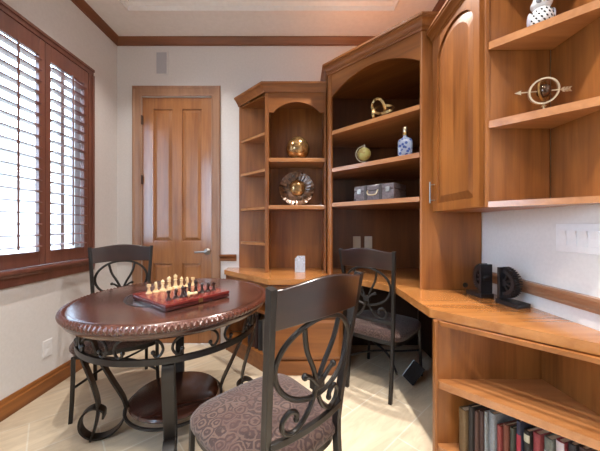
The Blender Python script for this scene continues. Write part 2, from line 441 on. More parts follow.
# wall fittings
def plate(name, label, cat, loc, rotz, w, h, kind, group=None, mat=WHITE):
    t = thing(name, label, cat, loc, rotz, group)
    link('cover_plate', MB().box(-w/2, -.006, -h/2, w/2, 0, h/2), mat, t, .003)
    if kind == 'outlet':
        for s in (-1, 1):
            link('socket', MB().box(-.0165,-.0078,s*.021-.014,.0165,-.006,s*.021+.014).box(-.008,-.0082,s*.021-.006,-.0055,-.0078,s*.021+.006).box(.0055,-.0082,s*.021-.005,.008,-.0078,s*.021+.005), mat, t, .0015)
    elif kind:
        n = kind
        for k in range(n):
            x = (k-(n-1)/2)*.046
            link('rocker_switch', MB().prism([(-.033,0),(.033,0),(.033,-.009),(0,-.003),(-.033,-.004)], lambda z, y: (x-.017, y-.005, z), lambda z, y: (x+.017, y-.005, z)), mat, t, .001)
    return t
plate('wall_outlet', 'white electrical outlet low on the left wall above the baseboard', 'outlet', (XL, 1.99, .30), radians(90), .075, .118, 'outlet')
plate('light_switch_plate', 'white five gang switch plate on the right wall beneath the shelves', 'light switch', (XR, 1.150, 1.122), radians(-90), .255, .125, 5)
sp = thing('wall_speaker', 'small white grille speaker flush in the wall above the door', 'speaker', (-1.366, YB, 2.78))
link('speaker_frame', MB().box(-.066,-.008,-.118,.066,0,.118), WALL, sp, .003)
link('speaker_grille', MB().box(-.050,-.012,-.104,.050,-.008,.104), GRILLE, sp, .002)

# ------------------------------------------------------------------ countertop (one continuous piece)
CZ = .762
cpoly = [(-.71,YB-.001),(-.71,2.60),(-.245,2.145),(.44,2.145),(.645,1.88),(.645,1.385),(1.11,.92),(XR-.001,.92),(XR-.001,YB-.001)]
solo('countertop', MB().plan(cpoly, CZ-.042, CZ), CTOP, 'long honey maple desk countertop running around the corner of the room', 'countertop', bevel=.007)

# ------------------------------------------------------------------ left base: drawers and open end
dc = thing('drawer_cabinet', 'maple base cabinet with two drawers under the counter', 'cabinet', (.05, 2.45, 0))
link('carcass', MB().box(-.243, 2.195, .10, .34, YB-.003, CZ-.043), WX, dc, .002, True)
link('plinth', MB().box(-.243, 2.18, 0, .34, 2.70, .112), WX, dc, .002, True)
for (z0, z1) in ((.128,.436),(.452,.705)):
    a = .0; b = .022
    m = MB().box(-.222, 2.180, z0, .325, 2.195, z1)
    m.loft([[(-.222+.004,2.180,z0+.004),(.325-.004,2.180,z0+.004),(.325-.004,2.180,z1-.004),(-.222+.004,2.180,z1-.004)],
            [(-.222+b,2.171,z0+b),(.325-b,2.171,z0+b),(.325-b,2.171,z1-b),(-.222+b,2.171,z1-b)]], False)
    d = link('drawer', m, WX, dc, .0015, True)
    k = link('knob', MB().lathe([(0,.030),(.010,.029),(.015,.022),(.013,.015),(.006,.010),(.006,0),(0,0)], 20, (.0,0,0), Matrix.Rotation(radians(90),4,'X')).move((.05-.05, 2.172-2.45, (z0+z1)/2-.016)), NICKEL, d)
eb = thing('end_bookshelf', 'open angled end shelf below the counter facing the door', 'shelf', (-.45, 2.55, 0))
epoly = [(-.247,2.195),(-.247,YB-.004),(-.685,YB-.004),(-.685,2.633)]
link('plinth', MB().plan([(-.247,2.182),(-.247,2.72),(-.685,2.72),(-.685,2.62)], 0, .138), WX, eb, .003, True)
link('shelf', MB().plan(epoly, .40+.06, .425+.06), WX, eb, .003, True)
link('top_rail', MB().plan([(-.247,2.182),(-.247,2.205),(-.685,2.645),(-.685,2.62)], .675, .719), WX, eb, .002, True)
link('back_panel', MB().box(-.685, YB-.018, .138, -.247, YB-.003, .719), WZ, eb, 0, True)
link('side_panel', MB().box(-.700, 2.625, 0, -.686, YB-.003, .719), WZ, eb, .002, True)
link('stile', MB().box(-.259, 2.19, .138, -.247, 2.215, .46), WZ, eb, 0, True)

kp = thing('knee_shade_panel', 'dark panelling added behind the chair to deepen the shade under the corner of the desk', 'panel', (.8, 2.4, 0))
KD = wood('knee_shade_wood', (.018,.007,.004), (.045,.018,.010), 'Z', .5, .1)  # dark panels added over the walls to deepen the knee space shade
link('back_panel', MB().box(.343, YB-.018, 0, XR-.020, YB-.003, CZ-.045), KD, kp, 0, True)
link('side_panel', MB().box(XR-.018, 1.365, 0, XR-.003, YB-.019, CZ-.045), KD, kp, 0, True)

# ------------------------------------------------------------------ left bookcase
bk = thing('bookcase', 'maple bookcase with arched top and angled end shelves beside the door', 'bookcase', (-.05, 2.6, CZ))
bx0, bx1, by = -.31, .231, 2.45
ZT = 2.36
def arch(x0, x1, zs, za, zt, n=24, flat=.02, ex=.8):
    """valance outline: flat shoulders then a segmental arch"""
    p = [(x0,zt),(x0,zs)]
    for k in range(n+1):
        u = -1 + 2*k/n
        x = (x0+x1)/2 + u*((x1-x0)/2-flat)
        p.append((x, zs + (za-zs)*(1-u*u)**ex))
    p += [(x1,zs),(x1,zt)]
    return p
link('stile', MB().box(bx0, by, CZ+.001, bx0+.034, by+.028, ZT), WZ, bk, .003, True)
link('stile', MB().box(bx1-.014, by, CZ+.001, bx1, by+.028, ZT), WZ, bk, .003, True)
link('divider_panel', MB().box(bx0+.004, by+.028, CZ+.001, bx0+.022, YB-.014, ZT), WZ, bk, 0, True)
link('side_panel', MB().box(bx1-.014, by+.028, CZ+.001, bx1, YB-.014, ZT), WZ, bk, 0, True)
link('back_panel', MB().box(-.600, YB-.013, CZ+.001, bx1, YB-.002, ZT), WZ, bk, 0, True)
link('valance', MB().xz(arch(bx0+.034, bx1-.014, 2.175, 2.268, ZT, 24, .045), by+.003, by+.022), WX, bk, .003, True)
link('top_panel', MB().plan([(bx0,by+.03),(bx1,by+.03),(bx1,YB-.014),(-.585,YB-.014)], ZT-.03, ZT-.012), WX, bk, 0, True)
for z in (1.357, 1.775):
    link('shelf', MB().box(bx0+.0225, by+.006, z-.036, bx1-.0145, YB-.0135, z), CTOPE, bk, .005, True)
for z in (1.02, 1.345, 1.684, 2.01):
    link('end_shelf', MB().plan([(bx0+.003,by+.022),(bx0+.003,YB-.0135),(-.585,YB-.0135),(-.585,by+.022+.272)], z-.024, z), CTOPE, bk, .005, True)
cr2 = [(0,ZT-.012),(.008,ZT-.012),(.012,ZT),(.020,ZT+.012),(.040,ZT+.038),(.052,ZT+.046),(.056,ZT+.060),(0,ZT+.060)]
link('crown', MB().molding([(-.605,YB-.002),(bx0,by),(bx1-.0,by)], cr2, 1), WX, bk, .0, True)
link('dust_top', MB().plan([(bx0,by+.001),(bx1,by+.001),(bx1,YB-.003),(-.608,YB-.003)], ZT+.042, ZT+.052), WX, bk, 0, True)

# ------------------------------------------------------------------ corner hutch (45 degrees)
hu = thing('corner_hutch', 'tall diagonal maple corner hutch with arched top and three shelves', 'hutch', (.512, 2.073, CZ), radians(-45))
hw, wing, HT = .391, .275, 2.450-CZ
E = .004
link('stile', MB().box(-hw, 0, .001, -hw+.036, .022, HT), WZ, hu, .004)
link('stile', MB().box(hw-.015, 0, .001, hw, .022, HT), WZ, hu, .004)
link('valance', MB().xz(arch(-hw+.036, hw-.015, 2.250-CZ, 2.372-CZ, HT, 30, .0, .95), .003, .021), WX, hu, .003)
s2 = sqrt(.5)
# wing panels run from the stiles to the walls
def strip(p, q, th, z0, z1):
    p = Vector(p); q = Vector(q); d = (q-p).normalized(); n = Vector((-d.y, d.x))*th
    return MB().plan([tuple(p), tuple(q), tuple(q+n), tuple(p+n)], z0, z1)
link('side_panel', strip((hw-.001,.001),(hw+wing-.003,wing-.003), .018, .001, HT), WZ, hu, .001)
link('side_panel', strip((-hw-wing+.003,wing-.003),(-hw+.001,.001), .018, .001, HT), WZ, hu, .001)
DKW = wood('hutch_back', (.075,.024,.008), (.19,.066,.021), 'Z')  # darker wood than the cases, partly interior shade put into the colour
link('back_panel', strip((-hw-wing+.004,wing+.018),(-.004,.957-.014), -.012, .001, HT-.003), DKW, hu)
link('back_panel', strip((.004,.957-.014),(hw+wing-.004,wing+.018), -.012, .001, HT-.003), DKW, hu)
shp = [(-hw+.012,.0225),(hw-.012,.0225),(hw+wing-.04,wing-.02),(0,.957-.045),(-hw-wing+.04,wing-.02)]
def hshelf(z, th=.032): return MB().plan([(-hw+.038,.004),(hw-.017,.004),(hw-.017,.0225)] + shp[1:] + [shp[0],(-hw+.038,.0225)], z-th-CZ, z-CZ)
for z in (1.366, 1.655, 1.967): link('shelf', hshelf(z), CTOPE, hu, .005)
link('top_panel', MB().plan(shp, HT-.04, HT-.02), WX, hu)
hz = HT
cr3 = [(0,hz-.012),(.007,hz-.012),(.010,hz-.004),(.010,hz+.006),(.016,hz+.010),(.018,hz+.020),(.026,hz+.034),(.036,hz+.044),(.040,hz+.046),(.040,hz+.056),(.047,hz+.060),(.047,hz+.075),(0,hz+.075)]
link('crown', MB().molding([(-hw-wing+.002,wing-.002),(-hw,0),(hw,0),(hw+wing-.004,wing-.004)], cr3, 1), WX, hu)
link('dust_top', MB().plan([(-hw,.002),(hw,.002),(hw+wing-.006,wing-.004),(0,.945),(-hw-wing+.006,wing-.004)], hz+.055, hz+.066), WX, hu)
gr = Vector((.415,.016)) + Vector((.707,.707))*.275 ; 
link('cable_hole', MB().lathe([(0,0),(.013,0),(.013,.003),(.016,.003),(.016,0)], 20, (hw+.195+.004,.195-.004,.032), Matrix.Rotation(radians(45),4,'Z') @ Matrix.Rotation(radians(90),4,'X')), BLACK, hu)

# ------------------------------------------------------------------ right wall cabinet and angled shelves
wc = thing('wall_cabinet', 'maple wall cabinet with an arched raised panel door', 'cabinet', (1.03, 1.55, 1.26))
cx, cy0, cy1, cz0, cz1 = .872, 1.314, 1.788, 1.262, 2.352
link('carcass', MB().box(cx, cy0, cz0, XR-.002, cy1, cz1), WZ, wc, .002, True)
xo, xi = .850, .871
dy0, dy1 = cy0+.004, cy1-.006
sy0, sy1, sz0, szs, sza = dy0+.048, dy1-.058, cz0+.052, 2.212, 2.318
fr = MB().box(xo, dy0, cz0+.004, xi, sy0, cz1-.004).box(xo, sy1, cz0+.004, xi, dy1, cz1-.004).box(xo, sy0, cz0+.004, xi, sy1, sz0)
fr.yz(arch(sy0, sy1, szs, sza, cz1-.004, 26, .0, .7), xo, xi)
wd = link('cabinet_door', fr, WZ, wc, .003, True)
def arch_loop(y0, y1, z0, zs, za, x, n=26):
    p = [(x,y0,z0),(x,y0,zs)]
    for k in range(1, n):
        u = -1+2*k/n
        p.append((x, (y0+y1)/2+u*(y1-y0)/2, zs+(za-zs)*(1-u*u)**.7))
    return p + [(x,y1,zs),(x,y1,z0)]
pm = MB().loft([arch_loop(sy0+.003, sy1-.003, sz0+.003, szs, sza-.003, xi-.001), arch_loop(sy0+.003, sy1-.003, sz0+.003, szs, sza-.003, xi-.009),
                arch_loop(sy0+.042, sy1-.042, sz0+.042, szs-.03, sza-.045, xo+.003)], False)
link('raised_panel', pm.move((-1.03,-1.55,-1.26)), WZ, wd)
pl = MB().tube([(xo-.030, dy1-.028, 1.318),(xo-.030, dy1-.028, 1.452)], .005, 10)
pl.tube([(xo-.030, dy1-.028, 1.336),(xo+.002, dy1-.028, 1.336)], .004, 8).tube([(xo-.030, dy1-.028, 1.434),(xo+.002, dy1-.028, 1.434)], .004, 8)
link('pull_handle', pl.move((-1.03,-1.55,-1.26)), NICKEL, wd)
zc = cz1
cr4 = [(0,zc-.012),(.022,zc-.012),(.025,zc-.006),(.025,zc+.002),(.031,zc+.006),(.034,zc+.018),(.042,zc+.032),(.052,zc+.042),(.056,zc+.044),(.056,zc+.054),(.062,zc+.058),(.062,zc+.07),(0,zc+.07)]
link('crown', MB().molding([(cx-.0,cy1-.002),(cx,cy0),], cr4, 1), WY, wc, 0, True)

us = thing('corner_shelf_unit', 'angled maple display shelves on the right wall', 'shelf', (1.05, 1.2, 1.26))
link('side_panel', MB().box(cx+.001, cy0-.020, cz0, XR-.014, cy0-.001, cz1), WZ, us, .002, True)
link('stile', MB().box(cx-.012, cy0-.026, cz0, cx+.008, cy0-.0205, cz1), WZ, us, .002, True)
link('back_panel', MB().box(XR-.013, .995, cz0, XR-.002, cy0-.021, cz1), WZ, us, 0, True)
ya = cy0-.0265
for z, th in ((1.660,.034),(2.024,.034)):
    link('shelf', MB().plan([(cx-.004,ya),(XR-.0135,ya),(XR-.0135,ya-(XR-.0135-cx+.004)+.012),(XR-.028,ya-(XR-.028-cx+.004)),], z-th, z), CTOPE, us, .008, True)
link('bottom_panel', MB().plan([(cx-.004,ya),(XR-.0135,ya),(XR-.0135,ya-(XR-.0135-cx+.004))], cz0, cz0+.026), CTOPE, us, .004, True)
link('top_panel', MB().plan([(cx-.004,ya),(XR-.0135,ya),(XR-.0135,ya-(XR-.0135-cx+.004))], cz1-.026, cz1), CTOPE, us, .004, True)
link('crown', MB().molding([(cx,cy0-.001),(XR-.003,cy0-(XR-.003-cx))], cr4, 1), WY, us, 0, True)

# ------------------------------------------------------------------ right base bookcase
rb = thing('base_bookcase', 'open angled maple bookcase below the right end of the counter', 'bookcase', (.95, 1.2, 0))
rx0, ry = .645, 1.342
link('side_panel', MB().box(rx0+.003, ry, 0, XR-.014, ry+.018, CZ-.043), WZ, rb, .001, True)
link('stile', MB().box(rx0, ry-.015, 0, rx0+.014, ry-.0005, CZ-.043), WZ, rb, .003, True)
link('back_panel', MB().box(XR-.013, .84, 0, XR-.002, ry+.018, CZ-.043), WZ, rb, 0, True)
def wedge(o): return [(rx0+.010+o,ry-.022),(rx0+.010+o,ry-.0218),(rx0+.026+o,ry-.001),(XR-.0135,ry-.001),(XR-.0135,ry-.022-(XR-.0135-rx0-.010-o))]
for z, th in ((.436,.034),(.127,.03)):
    link('shelf', MB().plan([(rx0+.0145,ry-.0175),(rx0+.0145,ry-.001),(XR-.0135,ry-.001),(XR-.0135,ry-.0175-(XR-.0135-rx0-.0145))], z-th, z), CTOPE, rb, .007, True)
link('plinth', MB().plan([(rx0+.030,ry-.03),(rx0+.03,ry-.012),(XR-.03,ry-.55+.04),(XR-.0135,ry-.555)], 0, .096), WX, rb, 0, True)
link('top_rail', MB().plan([(rx0+.0235,ry-.0225),(rx0+.0235,ry-.004),(XR-.0135,ry-.500),(XR-.0135,ry-.53)], CZ-.062, CZ-.0435), WX, rb, .002, True)

# ------------------------------------------------------------------ books
def book(label, loc, rotz, th, h, dep, col, group, band=None, lean=0):
    t = thing('book', label, 'book', loc, rotz, group)
    m = plain('cloth_cover', tuple(c*.72 for c in col), .7, 0, 0, .18, 120)
    r = .006
    p = []
    for k in range(9):
        a = pi*k/8
        p.append((-th/2*cos(a), -r*sin(a)))
    poly = p + [(th/2,dep),(th/2-.003,dep),(th/2-.003,.003),(-th/2+.003,.003),(-th/2+.003,dep),(-th/2,dep)]
    link('cover', MB().plan(poly, 0, h), m, t)
    link('pages', MB().box(-th/2+.0032,.004,.003,th/2-.0032,dep-.004,h-.005), PAPER, t)
    if band:
        z, bh, bc = band
        q = [(x*1.02, y-.0012) for x, y in p]
        link('spine_label', MB().plan(q + [(th/2*1.0,.0005),(-th/2*1.0,.0005)], z*h, z*h+bh), plain('label_cloth', bc, .6), t)
    return t
rows = [ # x0, x1, y top, colour, band, words
 (457.5,467.3,409,(.20,.125,.055),None,'worn tan book at the left end of the lower right shelf'),
 (467.8,473.6,406.5,(.035,.03,.028),None,'slim charcoal book beside the worn tan one'),
 (474,479,411,(.12,.06,.045),None,'thin brown book right of the slim charcoal one'),
 (479.4,483.8,411,(.085,.045,.04),None,'thin dark maroon book left of the pale grey ones'),
 (484.2,487.6,411.5,(.30,.32,.33),None,'thinnest pale grey book on the lower right shelf'),
 (488,496,413,(.27,.29,.31),None,'thick blue grey book left of the reds'),
 (496.4,502,425.5,(.26,.045,.04),None,'short bright red book beside the blue grey one'),
 (502.4,508.8,424.5,(.20,.06,.035),None,'short rust brown book right of the first red one'),
 (509.3,515.2,427.5,(.05,.055,.04),None,'dark olive book in the middle of the lower right shelf'),
 (515.8,522,421,(.03,.035,.07),(.30,.12,(.30,.02,.04)),'navy book with a crimson spine label'),
 (522.8,531,430.5,(.018,.016,.016),(.80,.03,(.40,.36,.26)),'black book with a cream band at its top'),
 (531.8,542,433,(.27,.04,.045),None,'wide crimson book right of the black one with cream band'),
 (542.8,554,438,(.16,.17,.14),(.55,.05,(.40,.40,.36)),'grey green book with a pale label'),
 (554.8,566,441,(.30,.035,.045),(.78,.05,(.45,.38,.38)),'red book with a pale top band at the right of the row'),
 (567,577,444,(.03,.03,.035),None,'dark book just right of the last red one'),
 (578,588,448,(.06,.03,.025),None,'dark brown book near the right edge of the picture')]
for (a, b, y, col, band, lab) in rows:
    da, db = 2.035/(1+(a-300)/278), 2.035/(1+(b-300)/278)
    xa, xb = 2.035-da, 2.035-db
    th = (xb-xa)*sqrt(2)*.86-.001
    d = (da+db)/2
    h = CH-(y-225.5)*d/278-.127
    if band: band = (band[0], min(band[1], h*.5), band[2])
    book(lab, ((xa+xb)/2, d, .1275), radians(-75), th, h, min(.12, h*.62), col, 'old books on the lower right shelf', band)
cols = [((.24,.22,.20),'pale grey book nearest the drawers in the end shelf'),((.03,.03,.035),'black book second from the drawers in the end shelf'),
        ((.05,.02,.018),'dark maroon book in the middle of the end shelf'),((.13,.05,.03),'brown leather book in the end shelf under the table edge'),
        ((.025,.025,.04),'navy book farthest from the drawers in the end shelf'),]
tt = -.272
for k, (col, lab) in enumerate(cols):
    th = (.034,.040,.034,.030,.036)[k]
    tt -= th/2
    book(lab, (tt, 2.182 + (-.247-tt) + th/2 + .030, .1385), 0, th, (.27,.25,.285,.26,.27)[k], .17, col, 'books in the end shelf')
    tt -= th/2+.002

# ------------------------------------------------------------------ round table
TX, TY = -.745, 1.67
tb = thing('dining_table', 'round mahogany table with rope edge on scrolled iron legs', 'table', (TX, TY, 0), radians(20))
TZ = .762
link('tabletop', MB().lathe([(0,TZ-.075),(.48,TZ-.075),(.506,TZ-.071),(.522,TZ-.060),(.532,TZ-.040),(.530,TZ-.030),(.524,TZ-.024),(.524,TZ-.012),(.516,TZ-.007),(.512,TZ-.003),(.505,TZ-.0003),(.500,TZ),(.274,TZ),(.268,TZ),(.268,TZ-.004),(0,TZ-.004)], 128), TABW, tb)
rope = MB(); loops = []
NR = 136
for k in range(NR*10):
    th = 2*pi*k/(NR*10); lp = []
    for j in range(10):
        ph = 2*pi*j/10
        r = .0135*(.70+.58*abs(sin(NR/2*th + 2.6*ph)))
        lp.append(((.528+r*cos(ph))*cos(th), (.528+r*cos(ph))*sin(th), TZ-.0185+r*1.05*sin(ph)))
    loops.append(lp)
rope.loft(loops, True, False, True)
link('rope_edge', rope, TABR, tb)
link('inlay_ring', MB().lathe([(.256,TZ-.003),(.256,TZ+.0012),(.262,TZ+.0022),(.268,TZ+.0012),(.268,TZ-.003)], 96), BLACK, tb)
SLATE = plain('dark_inset', (.06,.045,.045), .06, 0, 1.0, .4, 14)
link('center_inset', MB().lathe([(0,TZ+.0006),(.2555,TZ+.0006),(.2555,TZ-.003),(0,TZ-.003)], 96), SLATE, tb)
RZ = .580; RR = .468
link('apron_ring', MB().lathe([(RR-.007,RZ-.014),(RR+.007,RZ-.014),(RR+.007,RZ+.014),(RR-.007,RZ+.014),(RR-.007,RZ-.014)], 128), IRON, tb)
NS = 12
def cyl(th, z, r=RR): return (r*cos(th), r*sin(th), z)
for k in range(NS):
    a0 = 2*pi*(k+.5)/NS
    hwid = 2*pi/NS*.47
    pts2 = [(-.55,.645),(-.60,.630),(-.70,.624),(-.82,.634),(-.90,.656),(-.80,.684),(-.50,.703),(0,.708),(.50,.703),(.80,.684),(.90,.656),(.82,.634),(.70,.624),(.60,.630),(.55,.645)]
    path = [cyl(a0+p[0]*hwid, .600+(p[1]-.624)*(.688-.600)/(.708-.624)) for p in bez(pts2, 5)]
    m = MB().tube(path, .0062, 8)
    m.sphere(path[0], .010, 10, 6).sphere(path[-1], .010, 10, 6)
    link('scroll', m, IRON, tb)
out = bez([(.440,.560),(.462,.553),(.472,.525),(.462,.45),(.418,.31),(.392,.19),(.402,.09),(.425,.006)], 8)
inn = bez([(.440,.560),(.420,.551),(.408,.52),(.385,.44),(.325,.31),(.268,.19),(.262,.11),(.295,.045),(.355,.012),(.425,.020),(.472,.075),(.466,.145),(.415,.180),(.368,.155),(.366,.115)], 8)
rect = [(-.026,-.005),(.026,-.005),(.026,.005),(-.026,.005)]
for k in range(4):
    a = pi/2*k
    M = Matrix.Rotation(a, 4, 'Z')
    lg = link('leg', MB().sweep([(p[0],0,p[1]) for p in out], rect, (0,1,0), False, False).xf(M), IRON, tb, .0015)
    link('leg_scroll', MB().sweep([(p[0],0,p[1]) for p in inn], rect, (0,1,0), False, False).xf(M), IRON, lg, .0015)
link('lower_shelf', MB().lathe([(0,.150),(.225,.150),(.240,.156),(.246,.165),(.240,.176),(.228,.181),(0,.181)], 72), TABW, tb)
link('stretcher_ring', MB().tube([(.262*cos(2*pi*k/72), .262*sin(2*pi*k/72), .142) for k in range(72)], .009, 8, True), IRON, tb)

# ------------------------------------------------------------------ chairs
def make_chair(label, loc, rotz, group):
    t = thing('dining_chair', label, 'chair', loc, rotz, group)
    W = .200
    def yb(z):
        if z < .46: return -.215 - .045*(1-z/.46)**1.6
        return -.215 - .076*((z-.46)/.54)**1.15
    pw = lambda z: .160 + .036*max(0, (z-.40)/.60)**1.2
    bow = lambda x: -.030*(1-(x/W)**2)
    sq = [(-.011,-.014),(.011,-.014),(.011,.014),(-.011,.014)]
    for s in (-1, 1):
        link('leg', MB().sweep([(s*pw(z), yb(z), z) for z in [0,.06,.12,.2,.3,.4,.46,.55,.65,.75,.85,.95,1.008]], sq, (1,0,0), False, False), IRON, t, .003)
        link('leg', MB().sweep([(s*x, y, z) for x, y, z in [(.222,.235,0),(.216,.232,.12),(.212,.226,.28),(.212,.222,.34),(.212,.218,.384)]], [(-.010,-.010),(.010,-.010),(.010,.010),(-.010,.010)], (1,0,0), False, False), IRON, t, .003)
    # top rail, bowed, with a crest
    rl = MB(); loops = []
    n = 20
    for k in range(n+1):
        x = (-1 + 2*k/n)*(pw(.95)-.004)
        u = x/W
        zt = 1.003 + .022*max(0, cos(u*pi/2*1.15))**1.3
        zb = .884 + .010*cos(u*pi/2)
        lp = []
        for (z, o) in [(zb,.009),(zb,-.009),(zt,-.009),(zt,.009)]:
            lp.append((x, yb(z)+bow(x)+o, z))
        loops.append(lp)
    rl.loft(loops, False)
    link('top_rail', rl, CHW, t, .004)
    def P(x, z, o=0): return (x, yb(z)+bow(x)*1.0+o, z)
    flat = [(.0075*cos(2*pi*j/8), .0075*sin(2*pi*j/8)) for j in range(8)]
    bt = lambda pts, r=.0078: MB().tube([P(x, z) for x, z in pts], r, 8)
    link('lower_rail', MB().sweep([P((-1+2*k/12)*(pw(.525)-.006), .525) for k in range(13)], [(-.011,-.008),(.011,-.008),(.011,.008),(-.011,.008)], (0,0,1), False, False), IRON, t, .002)
    ell = [(.164*sin(2*pi*k/56), .762+.132*cos(2*pi*k/56)) for k in range(56)]
    e = MB(); e.tube([P(x, z) for x, z in ell], .0085, 8, True)
    link('back_oval', e, IRON, t)
    for s in (-1, 1):
        pts = bez([(.082,.873),(.064,.80),(.028,.730),(.010,.675),(.018,.620),(.048,.570),(.086,.545),(.120,.558),(.128,.592),(.105,.618),(.080,.606),(.078,.585)], 6)
        m = MB().tube([P(s*p[0], p[1], .004*s) for p in pts], .0082, 8)
        q = P(s*pts[-1][0], pts[-1][1], .004*s); m.sphere(q, .0105, 10, 6)
        sc = link('back_scroll', m, IRON, t)
        pts = bez([(.006,.670),(.022,.688),(.045,.710),(.064,.718)], 5)
        m = MB().tube([P(s*p[0], p[1], -.008) for p in pts], .0075, 8).sphere(P(s*.064,.718,-.008), .0115, 10, 6)
        link('scroll_bud', m, IRON, sc)
    c = P(0,.675); link('center_collar', MB().box(c[0]-.022, c[1]-.014, c[2]-.018, c[0]+.022, c[1]+.014, c[2]+.018), IRON, t, .003)
    # seat
    def ring(z, g, n=48):
        lp = []
        for k in range(n):
            a = 2*pi*k/n
            ca, sa = cos(a), sin(a)
            ex = .38
            y = .005 + (.215+g)*abs(sa)**ex*(1 if sa > 0 else -1)
            wx = .208 + .030*((y+.21)/.44)
            x = (wx+g)*abs(ca)**ex*(1 if ca > 0 else -1)
            if sa > 0: y += .018*(1-(x/.24)**2)
            lp.append((x, y, z))
        return lp
    cu = MB().loft([ring(.386,-.008), ring(.390,.004), ring(.408,.014), ring(.426,.014), ring(.442,.002), ring(.453,-.03), ring(.460,-.08), ring(.463,-.15), ring(.464,-.20)], True)
    link('seat', cu, SEATF, t)
    link('seat_frame', MB().loft([ring(.358,-.008), ring(.358,-.004), ring(.385,-.004), ring(.385,-.008)], False), IRON, t)
    st = MB()
    st.tube(bez([(-.212,.228,.20),(-.10,.08,.225),(0,0,.232),(.10,-.10,.225),(.195,-.236,.20)], 6), .008, 8)
    st.tube(bez([(.212,.228,.20),(.10,.08,.213),(0,0,.217),(-.10,-.10,.213),(-.195,-.236,.20)], 6), .008, 8)
    link('stretcher', st, IRON, t)
    return t
G = 'scrolled iron dining chairs'
ch = make_chair('scroll backed dining chair in front, drawn up to the near side of the round table', (-.127, 1.094, 0), .7366, G)
fc = dup(ch, (-1.280, 1.976, 0), radians(210), 'scroll backed dining chair behind the round table, below the window'); fc.scale = (1.06, 1.0, 1.0)
dup(ch, (.632, 2.135, 0), -.6745, 'scroll backed dining chair tucked under the corner desk')

# ------------------------------------------------------------------ chess
CBX, CBY, CA = -.672, 1.584, atan2(.286, .224)
cb = thing('chess_box', 'flat red wooden chess box carrying the chess pieces on the round table', 'chess board', (CBX, CBY, TZ+.0032), CA)
RED = plain('red_stain', (.17,.022,.018), .25, 0, .5, .2, 20)
REDD = plain('dark_red_stain', (.06,.010,.010), .25, 0, .5, .2, 20)
hb = .187
link('lower_half', MB().box(-hb,-hb,0,hb,hb,.0163), REDD, cb, .003)
link('upper_half', MB().box(-hb,-hb,.0175,hb,hb,.033), RED, cb, .003)
def chk():
    m, nt, b = newmat('chess_squares')
    tc = nt.nodes.new('ShaderNodeTexCoord'); k = nt.nodes.new('ShaderNodeTexChecker'); k.inputs['Scale'].default_value = 1/.038
    k.inputs['Color1'].default_value = (.16,.024,.02,1); k.inputs['Color2'].default_value = (.30,.085,.06,1)
    mp = nt.nodes.new('ShaderNodeMapping'); mp.inputs['Location'].default_value = (.0,.0,.01)
    L(nt, tc.outputs['Object'], mp.inputs['Vector']); L(nt, mp.outputs['Vector'], k.inputs['Vector']); L(nt, k.outputs['Color'], b.inputs['Base Color'])
    b.inputs['Roughness'].default_value = .25; b.inputs['Coat Weight'].default_value = .4
    return m
link('playing_field', MB().box(-.152,-.152,.0332,.152,.152,.0338), chk(), cb)
link('clasp', MB().box(-.012,-hb-.004,.008,.012,-hb,.030), BRASS, cb, .001)
BT = TZ+.0032+.0340
def piece(kind, h):
    r = h*.23 if kind in ('king','queen') else h*.28 if kind == 'bishop' else h*.32
    p = [(0,0),(r,0),(r,h*.06),(r*.85,h*.10),(r*.88,h*.14),(r*.55,h*.20),(r*.42,h*.40),(r*.36,h*.55)]
    mb = MB()
    if kind in ('king','queen'):
        p += [(r*.62,h*.60),(r*.40,h*.64),(r*.58,h*.84),(r*.50,h*.88),(0,h*.90)]
        mb.lathe(p, 16)
        if kind == 'king': mb.box(-.002,-.002,h*.88,.002,.002,h).box(-.006,-.002,h*.935,.006,.002,h*.965)
        else: mb.sphere((0,0,h*.92), h*.045, 10, 6)
    elif kind == 'bishop':
        p += [(r*.60,h*.60),(r*.40,h*.64),(r*.56,h*.76),(r*.35,h*.88),(r*.10,h*.94),(r*.16,h*.97),(0,h)]
        mb.lathe(p, 16)
    elif kind == 'rook':
        p += [(r*.40,h*.66),(r*.68,h*.74),(r*.70,h),(r*.48,h),(r*.48,h*.92),(0,h*.92)]
        mb.lathe(p, 16)
    elif kind == 'pawn':
        p += [(r*.60,h*.62),(r*.36,h*.66),(r*.55,h*.80),(r*.45,h*.94),(0,h)]
        mb.lathe(p, 16)
    else:
        p = p[:6] + [(r*.6,h*.28),(0,h*.28)]
        mb.lathe(p, 16)
        poly = [(-.35,.26),(.45,.26),(.30,.50),(.50,.62),(.95,.60),(1.0,.72),(.55,.92),(.15,1.0),(-.30,.85),(-.55,.55)]
        mb.prism([(a*r*.8, b*h) for a, b in poly], lambda a, z: (-r*.28, a, z), lambda a, z: (r*.28, a, z))
    return mb
WH = {'king':.088,'queen':.082,'bishop':.068,'knight':.058,'rook':.050,'pawn':.044}
sq = .038
Rm = Matrix.Rotation(CA, 4, 'Z')
def on_board(i, j): # i along the long rows (near to far), j across (0 = cream side)
    q = Rm @ Vector(((i-3.5)*sq, (3.5-j)*sq, 0)); return (CBX+q.x, CBY+q.y, BT)
order = ['rook','knight','bishop','queen','king','bishop','knight','rook']
place = ['at the near end of its row','near the near end of its row','in the near half of its row','in the middle of its row','in the middle of its row','in the far half of its row','near the far end of its row','at the far end of its row']
for side, mat, nm, j in (('cream', CREAM, 'cream boxwood', .6), ('dark', EBONY, 'dark ebonised', 6.4)):
    for i, k in enumerate(order):
        solo('chess_'+k, piece(k, WH[k]*(1 if side == 'cream' else .92)), mat, f'{nm} {k} standing on the red chess box {place[i]}', 'chess piece', on_board(i, j), CA + (-pi/2 if side == 'cream' else pi/2)+pi/2, f'{side} chess pieces')
mp_ = piece('pawn', .05).xf(Matrix.Rotation(radians(82), 4, 'X'))
